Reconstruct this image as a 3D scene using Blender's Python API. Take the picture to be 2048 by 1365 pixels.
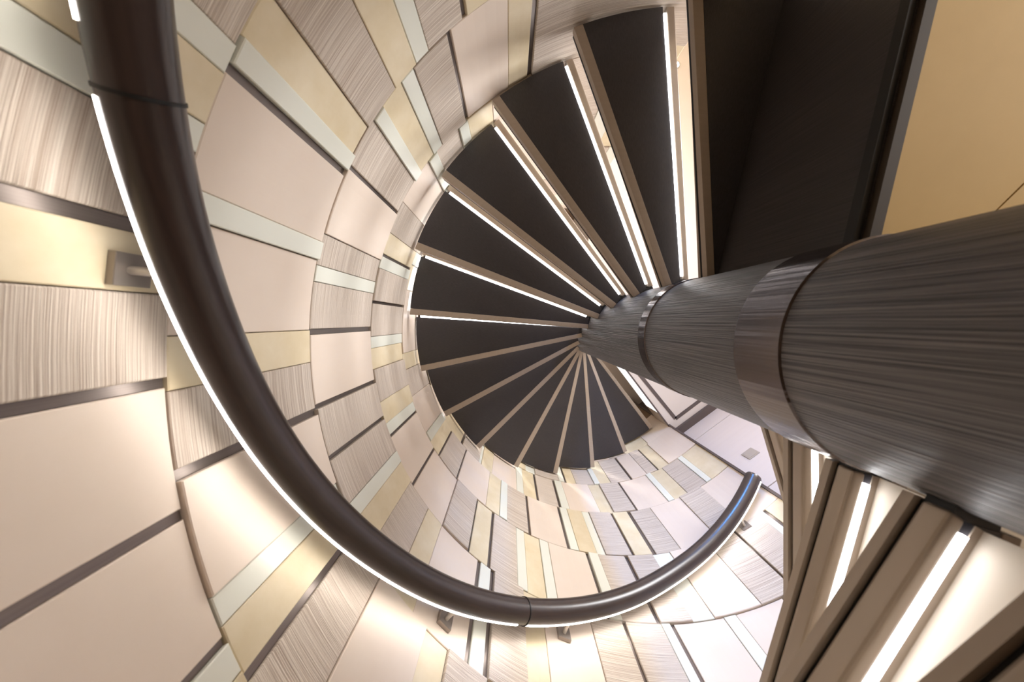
import bpy, bmesh, math, random
from math import pi, cos, sin, radians, sqrt, atan2, degrees
random.seed(11)
scene = bpy.context.scene
for o in list(bpy.data.objects):
    bpy.data.objects.remove(o)
COL = scene.collection

# ------------------------------------------------------------------ camera, world, exposure
ZO = 1.5                       # height of the lens above the lower floor
F, ZX, ZY = 650.0, 1018.93, 643.64      # focal length in pixels, image of the zenith
cam = bpy.data.cameras.new('camera')
cam.sensor_width = 36.0
cam.lens = F / 2048 * 36
cam.shift_x = (1024 - ZX) / 2048
cam.shift_y = -(682.5 - ZY) / 2048
cam.clip_start = 0.02
cam.dof.use_dof = True
cam.dof.focus_distance = 1.9
cam.dof.aperture_fstop = 2.8
cam_o = bpy.data.objects.new('camera', cam)
COL.objects.link(cam_o)
cam_o.location = (0, 0, ZO)
cam_o.rotation_euler = (pi, 0, 0)       # straight up the stairwell
scene.camera = cam_o
scene.view_settings.view_transform = 'Standard'
scene.view_settings.look = 'None'
scene.view_settings.gamma = 1
scene.view_settings.use_curve_mapping = False
scene.view_settings.exposure = 0.42
w = bpy.data.worlds.new('world')
scene.world = w
w.use_nodes = True
w.node_tree.nodes['Background'].inputs[0].default_value = (0.9, 0.93, 1.0, 1)
w.node_tree.nodes['Background'].inputs[1].default_value = 0.35


def lamp(name, kind, loc, energy, color, size=0.1, aim=None, spot=None, size_y=None):
    l = bpy.data.lights.new(name, kind)
    l.energy = energy
    l.color = color
    if kind == 'AREA':
        l.size = size
        if size_y:
            l.shape = 'RECTANGLE'
            l.size_y = size_y
    else:
        l.shadow_soft_size = size
    if kind == 'SPOT':
        l.spot_size = radians(spot or 60)
        l.spot_blend = 0.4
    o = bpy.data.objects.new(name, l)
    COL.objects.link(o)
    o.location = (loc[0], loc[1], loc[2] + ZO)
    if aim is not None:
        d = (aim[0] - loc[0], aim[1] - loc[1], aim[2] - loc[2])
        from mathutils import Vector
        o.rotation_euler = Vector(d).to_track_quat('-Z', 'Y').to_euler()
    return o


WARM = (1.0, 0.88, 0.72)
NEUT = (1.0, 0.95, 0.88)
COOL = (0.86, 0.92, 1.0)
lamp('downlight_upper_ceiling', 'SPOT', (0.1, -0.3, 4.6), 130, (1.0, 0.96, 0.91), 0.14, (0.15, -0.2, 0), 140)
lamp('downlight_lobby_ceiling', 'SPOT', (1.793, -2.766, 3.47), 30, NEUT, 0.03, (1.3, -1.7, 0.5), 140)
ld_ = lamp('lobby_fill', 'AREA', (3.4, -1.35, 1.95), 105, (0.98, 0.98, 1.0), 2.6, (0.0, -0.35, 1.6), size_y=1.1)  # added fill, out of view, to raise the ambient level on the curved wall
ld_.data.spread = radians(120)
lamp('lower_lobby_fill', 'AREA', (3.2, -1.6, -0.5), 42, (1.0, 0.97, 0.94), 2.2, (0.2, -0.3, 0.8), size_y=1.2)  # added fill for the lower panels and soffit; no opening stands here
bl = lamp('blue_window_light', 'AREA', (1.75, -2.95, 1.9), 19, (0.08, 0.36, 1.0), 0.2, (1.3, 1.2, 2.0), size_y=0.9)
bl.data.spread = radians(80)
scene.cycles.use_adaptive_sampling = True
scene.cycles.adaptive_threshold = 0.04
scene.cycles.adaptive_min_samples = 16
scene.cycles.max_bounces = 6
scene.cycles.diffuse_bounces = 4
scene.cycles.glossy_bounces = 3
scene.cycles.caustics_reflective = False
scene.cycles.caustics_refractive = False

# ------------------------------------------------------------------ geometry of the place
AX, AY, R, RC = 0.7498, 0.064, 1.4286, 0.2299   # column axis, wall radius, column radius
RISE, STEP = 0.1883, 16.5
ZL = 1.2117                                      # underside of the landing step
ZC = 3.5                                         # lobby ceiling
ZS = 0.71                                        # soffit of the lower lobby


def wall_theta(px, py, rad=R):
    dx, dy = (px - ZX) / F, (py - ZY) / F
    a = dx * dx + dy * dy
    b = dx * AX + dy * AY
    c = AX * AX + AY * AY - rad * rad
    z = (b + sqrt(b * b - a * c)) / a
    return degrees(atan2(dy * z - AY, dx * z - AX)) % 360, z


def at(px, py, z):
    return ((px - ZX) / F * z, (py - ZY) / F * z)


def pol(rho, deg, z):
    t = radians(deg)
    return (AX + rho * cos(t), AY + rho * sin(t), z + ZO)


# ------------------------------------------------------------------ materials
def srgb(c):
    out = []
    for v in c:
        v /= 255.0
        out.append(v / 12.92 if v <= 0.04045 else ((v + 0.055) / 1.055) ** 2.4)
    return (*out, 1)


def mat(name, rgb, rough=0.5, metal=0.0, spec=0.5, vary=0.0, grain=None, bump=None, coat=0.0, sheen=0.0):
    """grain: (scale_u, scale_v, rgb_dark, contrast); bump: (scale_u, scale_v, strength, distance); both in UV metres"""
    m = bpy.data.materials.new(name)
    m.use_nodes = True
    nt = m.node_tree
    N, L = nt.nodes, nt.links
    b = N['Principled BSDF']
    b.inputs['Base Color'].default_value = srgb(rgb)
    b.inputs['Roughness'].default_value = rough
    b.inputs['Metallic'].default_value = metal
    b.inputs['Specular IOR Level'].default_value = spec
    b.inputs['Coat Weight'].default_value = coat
    b.inputs['Coat Roughness'].default_value = 0.2
    b.inputs['Sheen Weight'].default_value = sheen
    tc = N.new('ShaderNodeTexCoord')

    def noise(su, sv, detail=4, rg=0.6):
        mp = N.new('ShaderNodeMapping')
        mp.inputs['Scale'].default_value = (su, sv, 1)
        L.new(tc.outputs['UV'], mp.inputs['Vector'])
        nz = N.new('ShaderNodeTexNoise')
        nz.inputs['Scale'].default_value = 1
        nz.inputs['Detail'].default_value = detail
        nz.inputs['Roughness'].default_value = rg
        L.new(mp.outputs[0], nz.inputs['Vector'])
        return nz.outputs['Fac']
    col = None
    if grain:
        su, sv, dark, con = grain
        f = noise(su, sv)
        r = N.new('ShaderNodeValToRGB')
        r.color_ramp.elements[0].position = 0.5 - con
        r.color_ramp.elements[1].position = 0.5 + con
        r.color_ramp.elements[0].color = srgb(dark)
        r.color_ramp.elements[1].color = srgb(rgb)
        L.new(f, r.inputs[0])
        col = r.outputs[0]
    if vary:
        oi = N.new('ShaderNodeObjectInfo')
        hs = N.new('ShaderNodeHueSaturation')
        mr = N.new('ShaderNodeMapRange')
        mr.inputs['To Min'].default_value = 1 - vary
        mr.inputs['To Max'].default_value = 1 + vary
        L.new(oi.outputs['Random'], mr.inputs['Value'])
        L.new(mr.outputs[0], hs.inputs['Value'])
        if col:
            L.new(col, hs.inputs['Color'])
        else:
            hs.inputs['Color'].default_value = srgb(rgb)
        col = hs.outputs[0]
    if col:
        L.new(col, b.inputs['Base Color'])
    if bump:
        su, sv, st, dist = bump
        f = noise(su, sv, 3, 0.55)
        bp = N.new('ShaderNodeBump')
        bp.inputs['Strength'].default_value = st
        bp.inputs['Distance'].default_value = dist
        L.new(f, bp.inputs['Height'])
        L.new(bp.outputs[0], b.inputs['Normal'])
    return m


def glow(name, rgb, strength):
    m = bpy.data.materials.new(name)
    m.use_nodes = True
    b = m.node_tree.nodes['Principled BSDF']
    b.inputs['Base Color'].default_value = (0.8, 0.8, 0.8, 1)
    b.inputs['Emission Color'].default_value = (*rgb, 1)
    b.inputs['Emission Strength'].default_value = strength
    return m


M = {
    'P': mat('pink_leather', (228, 213, 199), 0.42, spec=0.35, vary=0.03, grain=(4, 4, (223, 206, 190), 0.25), bump=(900, 900, 0.05, 0.001)),
    'T': mat('tan_leather', (225, 211, 184), 0.45, spec=0.35, vary=0.05, grain=(9, 9, (214, 197, 163), 0.22), bump=(700, 700, 0.06, 0.001)),
    'L': mat('pale_lacquer', (226, 226, 214), 0.3, spec=0.5, vary=0.02),
    'W': mat('woven_raffia', (230, 219, 206), 0.75, spec=0.2, vary=0.04, grain=(2.2, 380, (174, 156, 141), 0.17), bump=(2.4, 330, 0.9, 0.004)),
    'D': mat('bronze_metal', (126, 116, 110), 0.32, metal=0.6, spec=0.5, grain=(400, 3, (112, 102, 97), 0.3)),
    'joint': mat('joint_dark', (120, 100, 82), 0.8),
    'plaster': mat('plaster_cream', (226, 214, 196), 0.7),
    'tread': mat('taupe_lacquer', (180, 166, 152), 0.38, spec=0.5, grain=(2, 60, (173, 158, 143), 0.3)),
    'channel': mat('taupe_anodised_channel', (168, 154, 140), 0.3, metal=0.35, spec=0.5),
    'fabric': mat('charcoal_fabric', (66, 63, 66), 0.42, spec=0.5, grain=(300, 40, (49, 46, 49), 0.25), bump=(60, 500, 0.25, 0.001)),
    'pad': mat('pale_tread_stone', (215, 205, 190), 0.6),
    'riser': mat('cream_riser_leather', (230, 218, 202), 0.5, spec=0.3),
    'black': mat('black_steel', (18, 17, 18), 0.5),
    'oak': mat('brushed_black_oak', (112, 106, 106), 0.4, spec=0.6, grain=(260, 2.2, (34, 31, 32), 0.13), bump=(260, 2.2, 1.0, 0.006)),
    'ring': mat('gunmetal_ring', (104, 97, 97), 0.24, metal=0.9, bump=(22, 0.5, 0.5, 0.01)),
    'rail': mat('brown_rail_leather', (64, 50, 46), 0.28, spec=0.6, grain=(8, 90, (47, 37, 35), 0.25), bump=(200, 200, 0.05, 0.001)),
    'steel': mat('brushed_steel', (188, 181, 173), 0.32, metal=0.5),
    'bracket': mat('bracket_bronze', (146, 136, 129), 0.35, metal=0.6),
    'soffit': mat('golden_tan_leather', (216, 186, 128), 0.6, spec=0.2, grain=(6, 6, (210, 179, 120), 0.25)),
    'blackwood': mat('black_wood', (62, 56, 56), 0.45, spec=0.5, grain=(170, 3, (36, 32, 32), 0.25), bump=(200, 4, 0.3, 0.002)),
    'white': mat('pale_pink_panel', (222, 211, 204), 0.45, spec=0.35, grain=(1.5, 40, (218, 206, 199), 0.3)),
    'ceil': mat('cream_ceiling_leather', (216, 206, 198), 0.5, spec=0.3),
    'inlay': mat('dark_taupe_inlay', (92, 80, 76), 0.4),
    'trimdark': mat('dark_bronze_trim', (66, 56, 46), 0.6, spec=0.3),
    'carpet': mat('beige_carpet', (205, 190, 170), 0.9),
    'led': glow('led_white', (0.98, 0.98, 1.0), 9.0),
    'railled': glow('led_rail', (1.0, 0.95, 0.89), 14.0),
    'lit': glow('emissive_panel', (0.92, 0.97, 1.0), 0.75),  # white riser face, brightened by its own emission
    'lampglow': glow('lamp_glow', (1.0, 0.92, 0.78), 120.0),
}


# ------------------------------------------------------------------ mesh helpers
def mesh_obj(name, verts, faces, m, parent=None, uvs=None, smooth=False, local=False):
    me = bpy.data.meshes.new(name)
    me.from_pydata(verts, [], faces)
    if uvs is None:
        uvs = [(v[0] + v[1] * 0.37, v[2] + v[1] * 0.9) for v in verts]
    lay = me.uv_layers.new(name='UVMap')
    for lp in me.loops:
        lay.data[lp.index].uv = uvs[lp.vertex_index]
    bm = bmesh.new()
    bm.from_mesh(me)
    bmesh.ops.recalc_face_normals(bm, faces=bm.faces)
    bm.to_mesh(me)
    bm.free()
    if smooth:
        for p in me.polygons:
            p.use_smooth = True
        me.set_sharp_from_angle(angle=radians(30))
    me.materials.append(m)
    o = bpy.data.objects.new(name, me)
    COL.objects.link(o)
    if parent is not None:
        o.parent = parent
        if not local:
            me.transform(parent_inv(parent))
    return o


def parent_inv(p):
    from mathutils import Matrix
    mtx = Matrix.Identity(4)
    q = p
    while q is not None:
        mtx = Matrix.LocRotScale(q.location, q.rotation_euler, q.scale) @ mtx
        q = q.parent
    return mtx.inverted()


def prism(name, poly, z0, z1, m, parent=None, uv=None, local=False, bev=0.0):
    """vertical prism over a plan polygon; z already in object/world height"""
    n = len(poly)
    verts = [(x, y, z0) for x, y in poly] + [(x, y, z1) for x, y in poly]
    faces = [tuple(range(n))[::-1], tuple(range(n, 2 * n))]
    faces += [(i, (i + 1) % n, n + (i + 1) % n, n + i) for i in range(n)]
    if uv:
        uvs = [uv(*v) for v in verts]
    else:
        uvs = None
    o = mesh_obj(name, verts, faces, m, parent, uvs, local=local)
    if bev:
        bevel(o, bev)
    return o


def bevel(o, wdt, seg=2):
    bm = bmesh.new()
    bm.from_mesh(o.data)
    bmesh.ops.bevel(bm, geom=bm.edges[:], offset=wdt, segments=seg, profile=0.6, affect='EDGES', clamp_overlap=True)
    bm.to_mesh(o.data)
    bm.free()


def empty(name, loc):
    o = bpy.data.objects.new(name, None)
    o.empty_display_size = 0.1
    o.location = loc
    COL.objects.link(o)
    return o


def tag(o, label=None, cat=None, group=None, kind=None):
    if label:
        o['label'] = label
    if cat:
        o['category'] = cat
    if group:
        o['group'] = group
    if kind:
        o['kind'] = kind
    return o


def arc_slab(name, t0, t1, z0, z1, r0, r1, m, parent=None, n=None, cham=0.0, z_is_world=False, uvr=R):
    """curved panel between angles t0<t1 (deg) and radii r0 (face) < r1 (back), with a chamfered face"""
    dz = 0 if z_is_world else ZO
    if n is None:
        n = max(2, int((t1 - t0) / 2.2) + 1)
    ca = degrees(cham / r0)
    ts = [t0] + [t0 + ca + (t1 - t0 - 2 * ca) * i / n for i in range(n + 1)] + [t1] if cham else [t0 + (t1 - t0) * i / n for i in range(n + 1)]
    verts, uvs, faces = [], [], []
    k = 6 if cham else 4
    for i, t in enumerate(ts):
        e = cham and (i == 0 or i == len(ts) - 1)
        if cham:
            prof = [(r1, z0), (r0 + cham, z0), (r0 + (cham if e else 0), z0 + cham), (r0 + (cham if e else 0), z1 - cham), (r0 + cham, z1), (r1, z1)]
        else:
            prof = [(r1, z0), (r0, z0), (r0, z1), (r1, z1)]
        for rr, z in prof:
            a = radians(t)
            verts.append((AX + rr * cos(a), AY + rr * sin(a), z + dz))
            uvs.append((uvr * a, z))
    for i in range(len(ts) - 1):
        for j in range(k):
            a, b = i * k + j, i * k + (j + 1) % k
            faces.append((a, b, b + k, a + k))
    faces.append(tuple(range(k)))
    faces.append(tuple(range((len(ts) - 1) * k, len(ts) * k)))
    return mesh_obj(name, verts, faces, m, parent, uvs)


# ------------------------------------------------------------------ the setting
T_END, T_START = 47.6, 275.0
TOP = 4.7                                # shaft ceiling above the lens
floor = prism('floor', [(-1.2, -3.2), (3.75, -3.2), (3.75, 2.1), (-1.2, 2.1)], -0.1, 0.0, M['carpet'])
tag(floor, kind='structure')
wall_round = arc_slab('wall_round', T_END, T_START, -ZO, TOP, R + 0.030, R + 0.12, M['joint'], n=110)
tag(wall_round, 'curved stairwell wall clad in leather, raffia and bronze panels', kind='structure')

THICK = {'P': 0.004, 'T': 0.003, 'L': 0.007, 'W': 0.006, 'D': 0.0}
NAMES = {'P': 'leather_panel', 'T': 'suede_panel', 'L': 'lacquer_strip', 'W': 'raffia_panel', 'D': 'bronze_strip'}


def tile(kind, ta, tb, z0, z1):
    """ta > tb: angles run against the clock up the stair"""
    if ta - tb < 0.12:
        return
    g = degrees(0.0010 / R)
    if kind == 'D':
        face = R + 0.019
        o = arc_slab(NAMES[kind], tb, ta, z0 + 0.001, z1 - 0.001, face, R + 0.0305, M['D'], wall_round)
    else:
        face = R + 0.017 - THICK[kind] - random.choice((0, 0.0035, 0.0085))
        o = arc_slab(NAMES[kind], tb + g, ta - g, z0 + 0.0015, z1 - 0.0015, face, R + 0.0305, M[kind], wall_round, cham=0.0022)
    return o


def course(z0, z1, items, start=T_START, fill_first=None):
    t = start
    if fill_first is not None:
        t2 = wall_theta(*fill_first)[0]
        fill(t, t2, z0, z1)
        t = t2
    for k, p in items:
        t2 = T_END if p is None else wall_theta(*p)[0]
        tile(k, t, t2, z0, z1)
        t = t2
    if t > T_END + 0.2:
        fill(t, T_END, z0, z1)


def fill(t, t2, z0, z1):
    seq = ['P', 'W', 'T', 'L', 'W', 'P', 'T']
    i = random.randrange(7)
    while t > t2 + 0.2:
        k = seq[i % 7]
        wd = {'P': 15, 'W': 11, 'T': 8, 'L': 4}[k] * random.uniform(0.9, 1.2)
        e = max(t2, t - wd)
        if e - t2 < 3:
            e = t2
        tile(k, t, e, z0, z1)
        t = e
        i += 1


ZB = [0.187, 0.654, 1.125, 1.615, 2.08, 2.55, 2.995, 3.47, 3.94]
fill(245, 60, -0.28, ZB[0])
fill(T_START, 245, ZB[0], ZB[1])
fill(T_START, 255, ZB[1], ZB[2])
fill(T_START, 70, ZB[7], ZB[8])
course(ZB[0], ZB[1], [('W', (466, 80)), ('L', (439, 136)), ('T', (403, 242)), ('L', (388, 302)), ('W', (102, 391)), ('D', (146, 435)),
    ('T', (176, 578)), ('W', (334, 757)), ('D', (337, 776)), ('P', (378, 1015)), ('D', (384, 1033)), ('P', (467, 1260)), ('D', (472, 1273)),
    ('L', (501, 1324)), ('T', (560, 1420))], start=245)
course(ZB[1], ZB[2], [('T', (934, 16)), ('D', (925.6, 23)), ('W', (857, 91)), ('L', (831, 117)), ('T', (789, 167)), ('W', (734, 246)), ('T', (703, 302)),
    ('L', (687, 332.6)), ('D', (682.6, 344)), ('P', (640, 482)), ('L', (632, 518)), ('P', (617, 661.5)), ('T', (620.5, 726.5)), ('W', (631, 819)),
    ('D', (633, 832)), ('P', (610.6, 1026)), ('L', (637, 1054)), ('T', (684.4, 1094)), ('D', (690, 1106)), ('W', (765, 1152.5)), ('P', (827.5, 1365)),
    ('T', (888, 1365)), ('W', (976.5, 1350)), ('T', (1040, 1365))], start=255)
course(ZB[2], ZB[3], [('W', (1066, 138)), ('D', (1058, 139)), ('T', (1019, 161)), ('P', (936, 223)), ('D', (928.6, 223)), ('W', (882, 278)), ('L', (864, 296)),
    ('T', (838, 332.6)), ('L', (824.6, 351.6)), ('W', (791, 416)), ('D', (787, 421)), ('P', (753, 516)), ('W', (744, 562)), ('L', (740.7, 586)),
    ('W', (734, 655)), ('D', (734, 663)), ('P', (632, 812)), ('D', (633, 821)), ('W', (660, 913)), ('D', (664, 921)), ('W', (697, 1011.6)), ('L', (718.7, 1033.6)),
    ('T', (800, 1001.7)), ('W', (818.7, 1111.6)), ('T', (858, 1138)), ('P', (951.7, 1179)), ('D', (958, 1180)), ('L', (981, 1188)), ('D', (988, 1190)),
    ('W', (1052, 1250)), ('T', (1092, 1248.6)), ('P', (1182, 1240)), ('W', (1243, 1237.6)), ('D', (1249, 1237.6)), ('W', (1318, 1238)), ('L', (1337, 1240)),
    ('D', (1345, 1241)), ('P', (1440.7, 1224)), ('L', (1463.7, 1218)), ('P', (1552.7, 1183.7)), ('D', (1562.6, 1180)), ('L', (1610, 1160)), ('P', None)])
course(ZB[3], ZB[4], [('T', (934, 228.6)), ('L', (917, 249)), ('W', (871, 294.5)), ('L', (855, 315)), ('P', (802, 397)), ('W', (775, 460)),
    ('T', (760.5, 503)), ('D', (758, 508)), ('L', (753, 533.5)), ('W', (740.7, 600.6)), ('D', (740.7, 606)), ('W', (739.6, 674.7)), ('L', (739.6, 699)),
    ('T', (744, 742)), ('W', (755, 809)), ('T', (768, 853)), ('L', (777, 876)), ('D', (779, 881)), ('P', (824, 972)), ('D', (828.6, 975)), ('P', (887, 1053)),
    ('W', (937, 1100.6)), ('D', (940.7, 1103)), ('T', (977, 1133.5)), ('D', (982, 1136)), ('W', (1037, 1150)), ('L', (1056, 1150)), ('T', (1090, 1150)),
    ('L', (1109, 1150)), ('P', (1187, 1150)), ('D', (1192, 1150)), ('L', (1212, 1150)), ('W', (1268, 1150)), ('D', (1274.7, 1150)), ('W', (1326, 1143)),
    ('L', (1352, 1122)), ('P', (1430.8, 1104.6)), ('W', (1468, 1065)), ('D', (1473.6, 1065)), ('W', (1506, 1022.6)), ('L', (1519, 1017)), ('D', (1525, 1015)),
    ('T', None)], fill_first=(985, 195))
course(ZB[4], ZB[5], [('L', (826, 530)), ('T', (814, 580)), ('P', (826, 702)), ('T', (831, 732)), ('W', (856, 770)), ('P', (877, 835)), ('L', (888, 844.5)),
    ('T', (877, 914)), ('D', (879.6, 916)), ('W', (913, 960)), ('D', (915, 962)), ('P', (972.5, 1011.5)), ('T', (999.6, 1032)), ('L', (1015, 1043)),
    ('W', (1059, 1066.5)), ('D', (1064, 1070)), ('P', (1136, 1094)), ('D', (1141, 1094)), ('L', (1159, 1099.5)), ('T', (1194.5, 1105)), ('L', (1212, 1107)),
    ('W', (1262.6, 1106)), ('D', (1268, 1106)), ('T', (1300, 1098)), ('D', (1300, 1086)), ('W', (1358, 1091.6)), ('P', (1421, 1059)), ('W', (1459, 1024)),
    ('P', None)], fill_first=(829, 500))
course(ZB[5], ZB[6], [('T', (922, 889.6)), ('D', (926, 891)), ('W', (960, 920)), ('L', (964, 927)), ('T', (984.6, 946.7)), ('P', (1035, 980)), ('L', (1049.5, 989.6)),
    ('T', (1075.8, 1000.5)), ('D', (1079.6, 1001.7)), ('W', (1119.8, 1015)), ('D', (1124, 1015)), ('L', (1140.7, 1019)), ('P', (1202, 1023.6)), ('T', (1228.6, 1023.6)),
    ('W', (1270, 1017)), ('D', (1274.7, 1017)), ('P', (1334.8, 999)), ('L', (1349.4, 997.8)), ('T', (1373, 983)), ('W', (1409.5, 961)), ('L', (1420, 955)),
    ('T', None)], fill_first=(880, 850))
course(ZB[6], ZB[7], [('L', (1123, 944.5)), ('D', (1127, 944.5)), ('T', (1151.6, 963)), ('W', (1188, 965)), ('L', (1199, 965)), ('T', (1222, 964)), ('W', (1257, 953)),
    ('D', (1261.6, 953)), ('P', (1290.8, 943.6)), ('W', (1308.5, 933)), ('D', (1314, 934.8)), ('T', (1334, 924)), ('P', None)], fill_first=(1112, 940))
course(ZB[7], ZB[8], [('T', (1293, 884)), ('P', None)], start=70)

# dark edging down the free end of the curved wall
tag(arc_slab('trim_1', 46.9, 47.6, 1.26, TOP, R - 0.004, R + 0.12, M['inlay'], n=1), kind='structure')

# flat lobby wall beyond it, with recessed horizontal joints
NXY = (0.591, 0.807)
TXY = (0.807, -0.591)
DW = 2.057


def fw(s, d=0.0):
    return (NXY[0] * (DW + d) + TXY[0] * s, NXY[1] * (DW + d) + TXY[1] * s)


def flat_box(name, s0, s1, z0, z1, d0, d1, m, parent=None, uvz=True, bev=0.0):
    o = prism(name, [fw(s0, d0), fw(s1, d0), fw(s1, d1), fw(s0, d1)], z0 + ZO, z1 + ZO, m, parent,
              uv=lambda x, y, z: (x * TXY[0] + y * TXY[1], z), bev=bev)
    return o


wall_lobby = flat_box('wall_lobby', -0.45, 3.0, -ZO, TOP, 0.012, 0.12, M['inlay'])
tag(wall_lobby, kind='structure')
for z0, z1 in ((-1.5, 2.2), (2.208, 2.333), (2.341, 3.252), (3.26, 3.52)):
    flat_box('wall_panel', -0.43, 2.98, z0, z1, 0.0, 0.013, M['white'], wall_lobby, bev=0.0015)


def box(name, x0, x1, y0, y1, z0, z1, m, parent=None):
    return prism(name, [(x0, y0), (x1, y0), (x1, y1), (x0, y1)], z0 + ZO, z1 + ZO, m, parent)


tag(box('wall_east', 3.6, 3.72, -3.15, 0.1, -ZO, TOP, M['plaster']), kind='structure')
tag(box('wall_north', 0.7, 3.72, -3.17, -3.05, -ZO, TOP, M['T']), kind='structure')
tag(box('wall_northwest', 0.72, 0.84, -3.1, -1.5, -ZO, TOP, M['plaster']), kind='structure')
tag(box('ceiling_upper', -1.2, 3.75, -3.2, 2.1, TOP, TOP + 0.1, M['ceil']), kind='structure')


def plan(rho, deg):
    return pol(rho, deg, 0)[:2]


# landing deck with its golden soffit and the dark bulkhead closing it
deck = prism('floor_landing', [plan(0.2, -76.5), (1.45, -3.05), (3.6, -3.05), (3.6, -0.08), (1.6, 1.375), plan(0.2, 57)], ZS + 0.03 + ZO, 1.262 + ZO, M['plaster'])
tag(deck, kind='structure')
for a, b, far in ((-76.5, -44.6, [(1.45, -3.05), (3.6, -3.05), (3.58, -2.72)]), (-44.2, -3, [(3.6, -2.7), (3.6, -0.1)])):
    prism('soffit_panel', [plan(0.2, a)] + far + [plan(0.2, b)], ZS + ZO, ZS + 0.03 + ZO, M['soffit'], deck)


def radial_box(name, deg, rho0, rho1, off0, off1, z0, z1, m, parent=None, bev=0.0):
    """board standing on a radial line, offsets measured towards growing angle"""
    t = radians(deg)
    u, n = (cos(t), sin(t)), (-sin(t), cos(t))
    P = [(AX + u[0] * r + n[0] * o, AY + u[1] * r + n[1] * o) for r, o in ((rho0, off0), (rho1, off0), (rho1, off1), (rho0, off1))]
    return prism(name, P, z0 + ZO, z1 + ZO, m, parent, uv=lambda x, y, z: ((x - AX) * u[0] + (y - AY) * u[1], z), bev=bev)


radial_box('bulkhead_panel', -76.5, 0.235, 2.9, -0.03, -0.002, ZS + 0.01, ZL - 0.001, M['blackwood'], deck)
radial_box('edge_trim', -76.5, 0.235, 2.9, -0.026, -0.002, ZS - 0.004, ZS + 0.012, M['trimdark'], deck)
radial_box('edge_trim', -76.5, 0.235, 2.9, -0.044, -0.030, ZS + 0.012, ZS + 0.035, M['black'], deck)

# lobby ceiling: board, dark inlay frame, cornice, emissive white riser of the upper floor
c53 = radians(53)
U, NN = (cos(c53), sin(c53)), (sin(c53), -cos(c53))


def cl(rho, off):
    return (AX + U[0] * rho + NN[0] * off, AY + U[1] * rho + NN[1] * off)


ceil = prism('ceiling', [cl(0.1, 0.14), cl(1.62, 0.14), (3.6, -0.08), (3.6, -3.05), (1.3, -3.05), plan(0.2, -80)], ZC + ZO, ZC + 0.33 + ZO, M['ceil'])
tag(ceil, kind='structure')
ca, cb, cc = at(1290, 763, ZC), at(1351, 838, ZC), at(1399, 802, ZC)


def strip2d(name, p, q, wd, z0, z1, m, parent, ext=0.0):
    dx, dy = q[0] - p[0], q[1] - p[1]
    l = sqrt(dx * dx + dy * dy)
    dx, dy = dx / l, dy / l
    p = (p[0] - dx * ext, p[1] - dy * ext)
    nx, ny = -dy * wd / 2, dx * wd / 2
    return prism(name, [(p[0] + nx, p[1] + ny), (q[0] + nx, q[1] + ny), (q[0] - nx, q[1] - ny), (p[0] - nx, p[1] - ny)], z0 + ZO, z1 + ZO, m, parent)


strip2d('inlay_strip', ca, cb, 0.036, ZC - 0.003, ZC + 0.01, M['inlay'], ceil, 0.35)
strip2d('inlay_strip', (cc[0] + (cc[0] - cb[0]), cc[1] + (cc[1] - cb[1])), cb, 0.036, ZC - 0.003, ZC + 0.01, M['inlay'], ceil, 0.3)
tag(flat_box('trim_2', -0.42, 2.9, ZC - 0.03, ZC + 0.005, -0.075, 0.0, M['inlay']), kind='structure')


def fascia(name, r0, r1, z0, z1, m):
    o = prism(name, [cl(r0, 0.125), cl(r1, 0.125), cl(r1, 0.14), cl(r0, 0.14)], z0 + ZO, z1 + ZO, m, ceil)
    return o


fascia('riser_white_panel', 0.27, 1.245, ZC + 0.012, ZC + 0.3, M['lit'])
fascia('riser_frame', 1.25, 1.56, ZC + 0.0, ZC + 0.3, M['tread'])
fascia('riser_frame', 0.25, 1.56, ZC - 0.004, ZC + 0.011, M['inlay'])

# ------------------------------------------------------------------ spiral staircase
stair = empty('spiral_staircase', (AX, AY, 0))
tag(stair, 'spiral staircase of dark treads with white LED strips around a black oak column', 'staircase')


def lathe(name, prof, m, parent, n=72, uvr=0.23):
    """prof: list of (radius, z world); local to the stair axis"""
    verts, uvs, faces = [], [], []
    k = len(prof)
    for i in range(n + 1):
        a = 2 * pi * i / n
        for rr, z in prof:
            verts.append((rr * cos(a), rr * sin(a), z))
            uvs.append((uvr * a, z))
    for i in range(n):
        for j in range(k - 1):
            a = i * k + j
            faces.append((a, a + 1, a + k + 1, a + k))
    return mesh_obj(name, verts, faces, m, parent, uvs, smooth=True, local=True)


ZR1 = (0.942 - 0.0, 0.892)      # narrow collar, wide collar: heights in units of the first step
column = lathe('column', [(RC, 0.0), (RC, TOP + ZO)], M['oak'], stair)
for z0, z1 in ((1.245, 1.312), (0.622, 0.752)):
    lathe('collar', [(RC, z0 + ZO), (RC + 0.004, z0 + ZO + 0.003), (RC + 0.004, z1 + ZO - 0.003), (RC, z1 + ZO)], M['ring'], column)

RI, RO = RC + 0.010, R - 0.003
A = radians(STEP)
UF, NF = (1.0, 0.0), (0.0, -1.0)                      # along the front edge, into the tread
UB, NB = (cos(A), -sin(A)), (sin(A), cos(A))          # along the back edge, into the tread


def fp(rho, off):
    return (rho * UF[0] + off * NF[0], rho * UF[1] + off * NF[1])


def bp_(rho, off):
    off -= LAP
    return (rho * UB[0] + off * NB[0], rho * UB[1] + off * NB[1])


def lerp(rho, a, b):
    t = (rho - RI) / (RO - RI)
    return a + (b - a) * t


WF = lambda rho: lerp(rho, 0.026, 0.038)
WL = lambda rho: lerp(rho, 0.011, 0.0135)
WR = lambda rho: lerp(rho, 0.030, 0.043)
TH = 0.055
LAP = 0.038                                           # each tread laps under the next one
uvr_ = lambda x, y, z: (sqrt(x * x + y * y), atan2(y, x) * 0.8 + z)
uvl_ = lambda x, y, z: (y + z, x)


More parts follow.
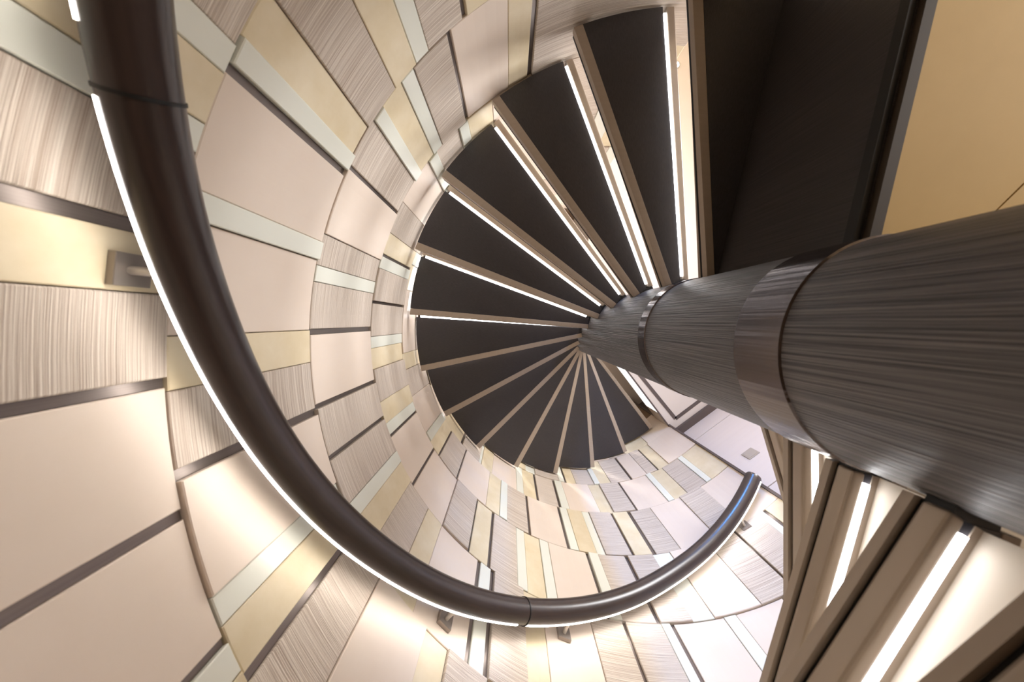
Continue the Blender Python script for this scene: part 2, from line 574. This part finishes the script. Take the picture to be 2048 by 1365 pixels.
def arc_pts(rho, a0, a1, n=8):
    return [(rho * cos(radians(a0 + (a1 - a0) * i / n)), rho * sin(radians(a0 + (a1 - a0) * i / n))) for i in range(n + 1)]


def make_tread(led=True):
    o = prism('tread', [fp(RI, -0.004), fp(RO, -0.004)] + arc_pts(RO, -0.5, -STEP - 0.9) + [bp_(RI, 0)], 0.040, TH, M['tread'], stair, uv=uvr_, local=True)
    prism('top_pad', [fp(RI + 0.03, 0.01), fp(RO - 0.03, 0.01)] + arc_pts(RO - 0.03, -1.0, -STEP + 0.3) + arc_pts(RI + 0.03, -STEP + 1, -3.5, 4), TH, TH + 0.004, M['pad'], o, uv=uvr_, local=True)
    prism('shadow_groove', [fp(RI, 0.008), fp(RO - 0.01, 0.008)] + arc_pts(RO - 0.01, -1.0, -STEP - 1.0) + [bp_(RO - 0.01, 0.001), bp_(RI, 0.001)], 0.030, 0.041, M['black'], o, uv=uvr_, local=True)
    wl = (lambda r: WL(r)) if led else (lambda r: 0.0)
    wf = (lambda r: WF(r)) if led else (lambda r: 0.0)
    if led:
        ch = prism('front_channel', [fp(RI, 0), fp(RO, 0), fp(RO, WF(RO)), fp(RI, WF(RI))], 0.0, 0.034, M['channel'], o, uv=uvl_, local=True)
        bevel(ch, 0.008, 4)
        a, b = RI + 0.02, RO - 0.03
        prism('led_strip', [fp(a, WF(a) + .001), fp(b, WF(b) + .001), fp(b, WF(b) + WL(b)), fp(a, WF(a) + WL(a))], -0.0015, 0.008, M['led'], o, local=True)
    g = 0.001
    ins = lambda r: wf(r) + wl(r) + g
    outer = arc_pts(RO, -degrees(ins(RO) / RO), -STEP + degrees((WR(RO) - LAP + g) / RO))
    # the fabric wedge runs out where the two strips meet near the column
    lo, hi = RI, RO
    for _ in range(40):
        md = (lo + hi) / 2
        if md * A > ins(md) + WR(md) - LAP + 0.004:
            hi = md
        else:
            lo = md
    pr = hi
    panel = prism('underside_panel', [fp(pr, ins(pr))] + outer + [bp_(pr, WR(pr) + g)], 0.001, 0.030, M['fabric'], o, uv=lambda x, y, z: (y, x), local=True)
    rs = prism('rear_strip', [bp_(RI, 0.001), bp_(RO, 0.001), bp_(RO, WR(RO)), bp_(RI, WR(RI))], 0.0, 0.030, M['tread'], o, uv=uvl_, local=True)
    bevel(rs, 0.002, 2)
    prism('column_bracket', arc_pts(RI + 0.003, -1.5, -STEP - 2, 5) + arc_pts(RC - 0.004, -STEP - 2, -1.5, 5), 0.003, 0.036, M['black'], o, local=True)
    return o


def copy_tree(o, parent):
    c = o.copy()
    COL.objects.link(c)
    c.parent = parent
    for ch in list(o.children):
        d = ch.copy()
        COL.objects.link(d)
        d.parent = c
    return c


first = make_tread()
spots = []
for k in range(1, 14):                                   # upper flight
    spots.append((-109.51 - STEP * (k - 1) + STEP, 1.4 + RISE * (k - 1)))
for j in range(1, 6):                                    # lower flight
    spots.append((57 + STEP * j, 1.262 - RISE * j - TH))
protos = [first]
for i, (deg, z) in enumerate(spots):
    o = first if i == 0 else copy_tree(first, stair)
    sh = LAP if i < 13 else 0.0
    o.location = (-sin(radians(deg)) * sh, cos(radians(deg)) * sh, z + ZO)
    o.rotation_euler = (0, 0, radians(deg))
    if i >= 13:                                          # the lower flight is closed with pale risers
        off = lambda r: WF(r) + WL(r) + lerp(r, 0.014, 0.022)
        prism('inner_strip', [fp(RI, WF(RI) + WL(RI) + .001), fp(RO - 0.01, WF(RO) + WL(RO) + .001), fp(RO - 0.01, off(RO)), fp(RI, off(RI))], -0.0006, 0.003, M['tread'], o, local=True)
        prism('riser', [fp(RI, off(RI)), fp(RO - 0.01, off(RO)), fp(RO - 0.01, off(RO) + 0.01), fp(RI, off(RI) + 0.01)], TH - RISE + 0.004, 0.0005, M['riser'], o, local=True)
land = make_tread(led=False)
land.name = 'landing_step'
ld = radians(-93.01 + STEP)
land.location = (-sin(ld) * LAP, cos(ld) * LAP, ZL + ZO)
land.rotation_euler = (0, 0, ld)

# ------------------------------------------------------------------ handrail
RH, RT = 1.34, 0.046
KNOT = [(240, -0.02), (225, 0.152), (201.15, 0.4237), (199.95, 0.4378), (197.0, 0.4677), (193.11, 0.5135), (185.29, 0.6089), (173.61, 0.7432), (160.6, 0.8985), (149.94, 1.0292),
        (137.36, 1.1711), (121.05, 1.3598), (109.56, 1.4936), (97.48, 1.6329), (84.1, 1.7947), (70.29, 1.9476), (59.28, 2.069), (47.0, 2.209)]


def rail_z(t):
    # smooth the measured knots: straight ramp plus a softly interpolated residue
    base = 1.372 + (121.05 - t) * 0.01141
    num = den = 0.0
    for kt, kz in KNOT:
        wt = math.exp(-((t - kt) / 9.0) ** 2)
        num += wt * (kz - (1.372 + (121.05 - kt) * 0.01141))
        den += wt
    return base + (num / den if den > 1e-9 else 0)


def rail_frame(t):
    a = radians(t)
    e = (cos(a), sin(a), 0)
    h = 0.25
    dz = (rail_z(t - h) - rail_z(t + h)) / (2 * radians(h) * RH)
    l = sqrt(1 + dz * dz)
    tan = (sin(a) / l, -cos(a) / l, dz / l)
    nrm = (tan[1] * e[2] - tan[2] * e[1], tan[2] * e[0] - tan[0] * e[2], tan[0] * e[1] - tan[1] * e[0])
    if nrm[2] < 0:
        nrm = tuple(-v for v in nrm)
    return (AX + RH * e[0], AY + RH * e[1], rail_z(t) + ZO), e, nrm


rail = empty('handrail', pol(RH, 121.05, -ZO))
tag(rail, 'round dark brown leather handrail with LED strip, following the curved wall', 'handrail')


def sweep(name, t0, t1, prof, m, parent, step=1.2, taper=(0, 0), smooth=True):
    """prof: closed list of (out, up) offsets from the rail axis"""
    n = max(2, int(abs(t1 - t0) / step))
    verts, uvs, faces = [], [], []
    k = len(prof)
    ts = [t0 + (t1 - t0) * i / n for i in range(n + 1)]
    rings = [(t, 1.0) for t in ts]
    sgn = 1 if t1 > t0 else -1
    if taper[0]:
        d = degrees(0.012 / RH) * sgn
        rings = [(t0, 0.72), (t0 + d * 0.25, 0.92), (t0 + d, 1.0)] + rings[1:]
    if taper[1]:
        d = degrees(0.012 / RH) * sgn
        rings = rings[:-1] + [(t1 - d, 1.0), (t1 - d * 0.25, 0.92), (t1, 0.72)]
    for t, s in rings:
        c, e, u = rail_frame(t)
        for j, (a, b) in enumerate(prof):
            verts.append(tuple(c[q] + s * (a * e[q] + b * u[q]) for q in range(3)))
            uvs.append((radians(t) * RH, j * 2 * pi * RT / k))
    for i in range(len(rings) - 1):
        for j in range(k):
            a, b = i * k + j, i * k + (j + 1) % k
            faces.append((a, b, b + k, a + k))
    faces.append(tuple(range(k)))
    faces.append(tuple(range((len(rings) - 1) * k, len(rings) * k)))
    return mesh_obj(name, verts, faces, m, parent, uvs, smooth=smooth)


def circ(r, n=28):
    return [(r * cos(2 * pi * i / n), r * sin(2 * pi * i / n)) for i in range(n)]


J1, J2 = 197.0, 121.05
for t0, t1, tp in ((236, J1, (1, 0)), (J1, J2, (0, 0)), (J2, 47.2, (0, 1))):
    sweep('rail_tube', t0, t1, circ(RT), M['rail'], rail, taper=tp)
for t in (J1, J2):
    d = 0.10
    sweep('joint_ring', t - d, t + d, circ(RT + 0.0022), M['black'], rail, step=0.05)
LA = radians(-62)                                       # the strip looks down and at the wall


def led_prof(wd=0.0075, r0=RT - 0.004, r1=RT + 0.0012):
    cx, cy = cos(LA), sin(LA)
    tx, ty = -sin(LA), cos(LA)
    return [(cx * r0 - tx * wd, cy * r0 - ty * wd), (cx * r1 - tx * wd, cy * r1 - ty * wd), (cx * (r1 + .0008), cy * (r1 + .0008)), (cx * r1 + tx * wd, cy * r1 + ty * wd), (cx * r0 + tx * wd, cy * r0 + ty * wd)]


for t0, t1 in ((234, J1 + 2.6), (J1 - 0.5, J2 + 1.6), (J2 - 0.4, 48.2)):
    sweep('led_strip', t0, t1, led_prof(), M['railled'], rail, smooth=False)

BR = [(264, 541), (892, 1238), (1128, 1266), (1489, 1052)]
for q in BR:
    t, z = wall_theta(*q)
    hw = degrees(0.029 / R)
    br = arc_slab('bracket', t - hw, t + hw, z - 0.029, z + 0.029, R - 0.004, R + 0.012, M['bracket'], rail, n=2, cham=0.001)
    # round arm from the plate up into the rail
    c, e, u = rail_frame(t)
    P0 = pol(R - 0.002, t, z - 0.004)
    P1 = pol(R - 0.05, t, z)
    P2 = (c[0] + 0.012 * e[0], c[1] + 0.012 * e[1], c[2] - RT * 0.8)
    pts = []
    for i in range(11):
        s = i / 10
        pts.append(tuple((1 - s) ** 2 * P0[q2] + 2 * s * (1 - s) * P1[q2] + s * s * P2[q2] for q2 in range(3)))
    from mathutils import Vector
    verts, faces = [], []
    tang = Vector((-sin(radians(t)), cos(radians(t)), 0))
    for i, p in enumerate(pts):
        d = Vector(pts[min(i + 1, 10)]) - Vector(pts[max(i - 1, 0)])
        d.normalize()
        b = d.cross(tang).normalized()
        for j in range(12):
            a = 2 * pi * j / 12
            verts.append(tuple(Vector(p) + 0.008 * (cos(a) * tang + sin(a) * b)))
    for i in range(10):
        for j in range(12):
            a, b2 = i * 12 + j, i * 12 + (j + 1) % 12
            faces.append((a, b2, b2 + 12, a + 12))
    faces += [tuple(range(12)), tuple(range(120, 132))]
    mesh_obj('bracket_arm', verts, faces, M['steel'], br, smooth=True)

# ------------------------------------------------------------------ small things
# brushed plate on the lobby wall
s_px, zpl = None, None
dx, dy = (1501 - ZX) / F, (908 - ZY) / F
zpl = DW / (dx * NXY[0] + dy * NXY[1])
s_px = dx * zpl * TXY[0] + dy * zpl * TXY[1]
wp = empty('wall_control', (*fw(s_px, -0.004), zpl + ZO))
tag(wp, 'small square brushed steel control plate on the pale lobby wall', 'switch')
hs = 0.05
o = flat_box('plate', s_px - hs, s_px + hs, zpl - hs, zpl + hs, -0.006, -0.0005, M['steel'], wp, bev=0.0015)
flat_box('screen', s_px - hs * 0.8, s_px + hs * 0.8, zpl - hs * 0.8, zpl + hs * 0.8, -0.0075, -0.005, M['steel'], wp)

# downlight in the lobby ceiling, seen through the gap between the landing step and the first tread
dl = empty('downlight', (1.793, -2.766, ZC + ZO))
tag(dl, 'tiny bright downlight glimpsed between the landing edge and the first tread', 'downlight')
def disc(name, r0, r1, z0, z1, m, n=24):
    verts, faces = [], []
    for i in range(n):
        a = 2 * pi * i / n
        for rr, z in ((r0, z0), (r1, z0), (r1, z1), (r0, z1)):
            verts.append((rr * cos(a), rr * sin(a), z))
    for i in range(n):
        for j in range(4):
            a, b = i * 4 + j, i * 4 + (j + 1) % 4
            c = ((i + 1) % n) * 4
            faces.append((a, b, c + (j + 1) % 4, c + j))
    return mesh_obj(name, verts, faces, m, dl, local=True)
disc('trim_ring', 0.032, 0.045, -0.006, 0.0, M['steel'])
disc('lens', 0.0005, 0.031, -0.004, -0.001, M['lampglow'])

# short notes on the parts that look different from the rest of their thing
NOTES = {'led_strip': 'bright white LED strip', 'underside_panel': 'charcoal fabric underside panel', 'collar': 'polished gunmetal band around the column',
         'joint_ring': 'thin black joint ring', 'bracket': 'square bronze wall bracket', 'riser': 'pale cream riser lit by the strip above', 'column': 'black brushed oak column'}
for o in bpy.data.objects:
    k = o.name.split('.')[0]
    if o.parent is not None and k in NOTES:
        o['label'] = NOTES[k]
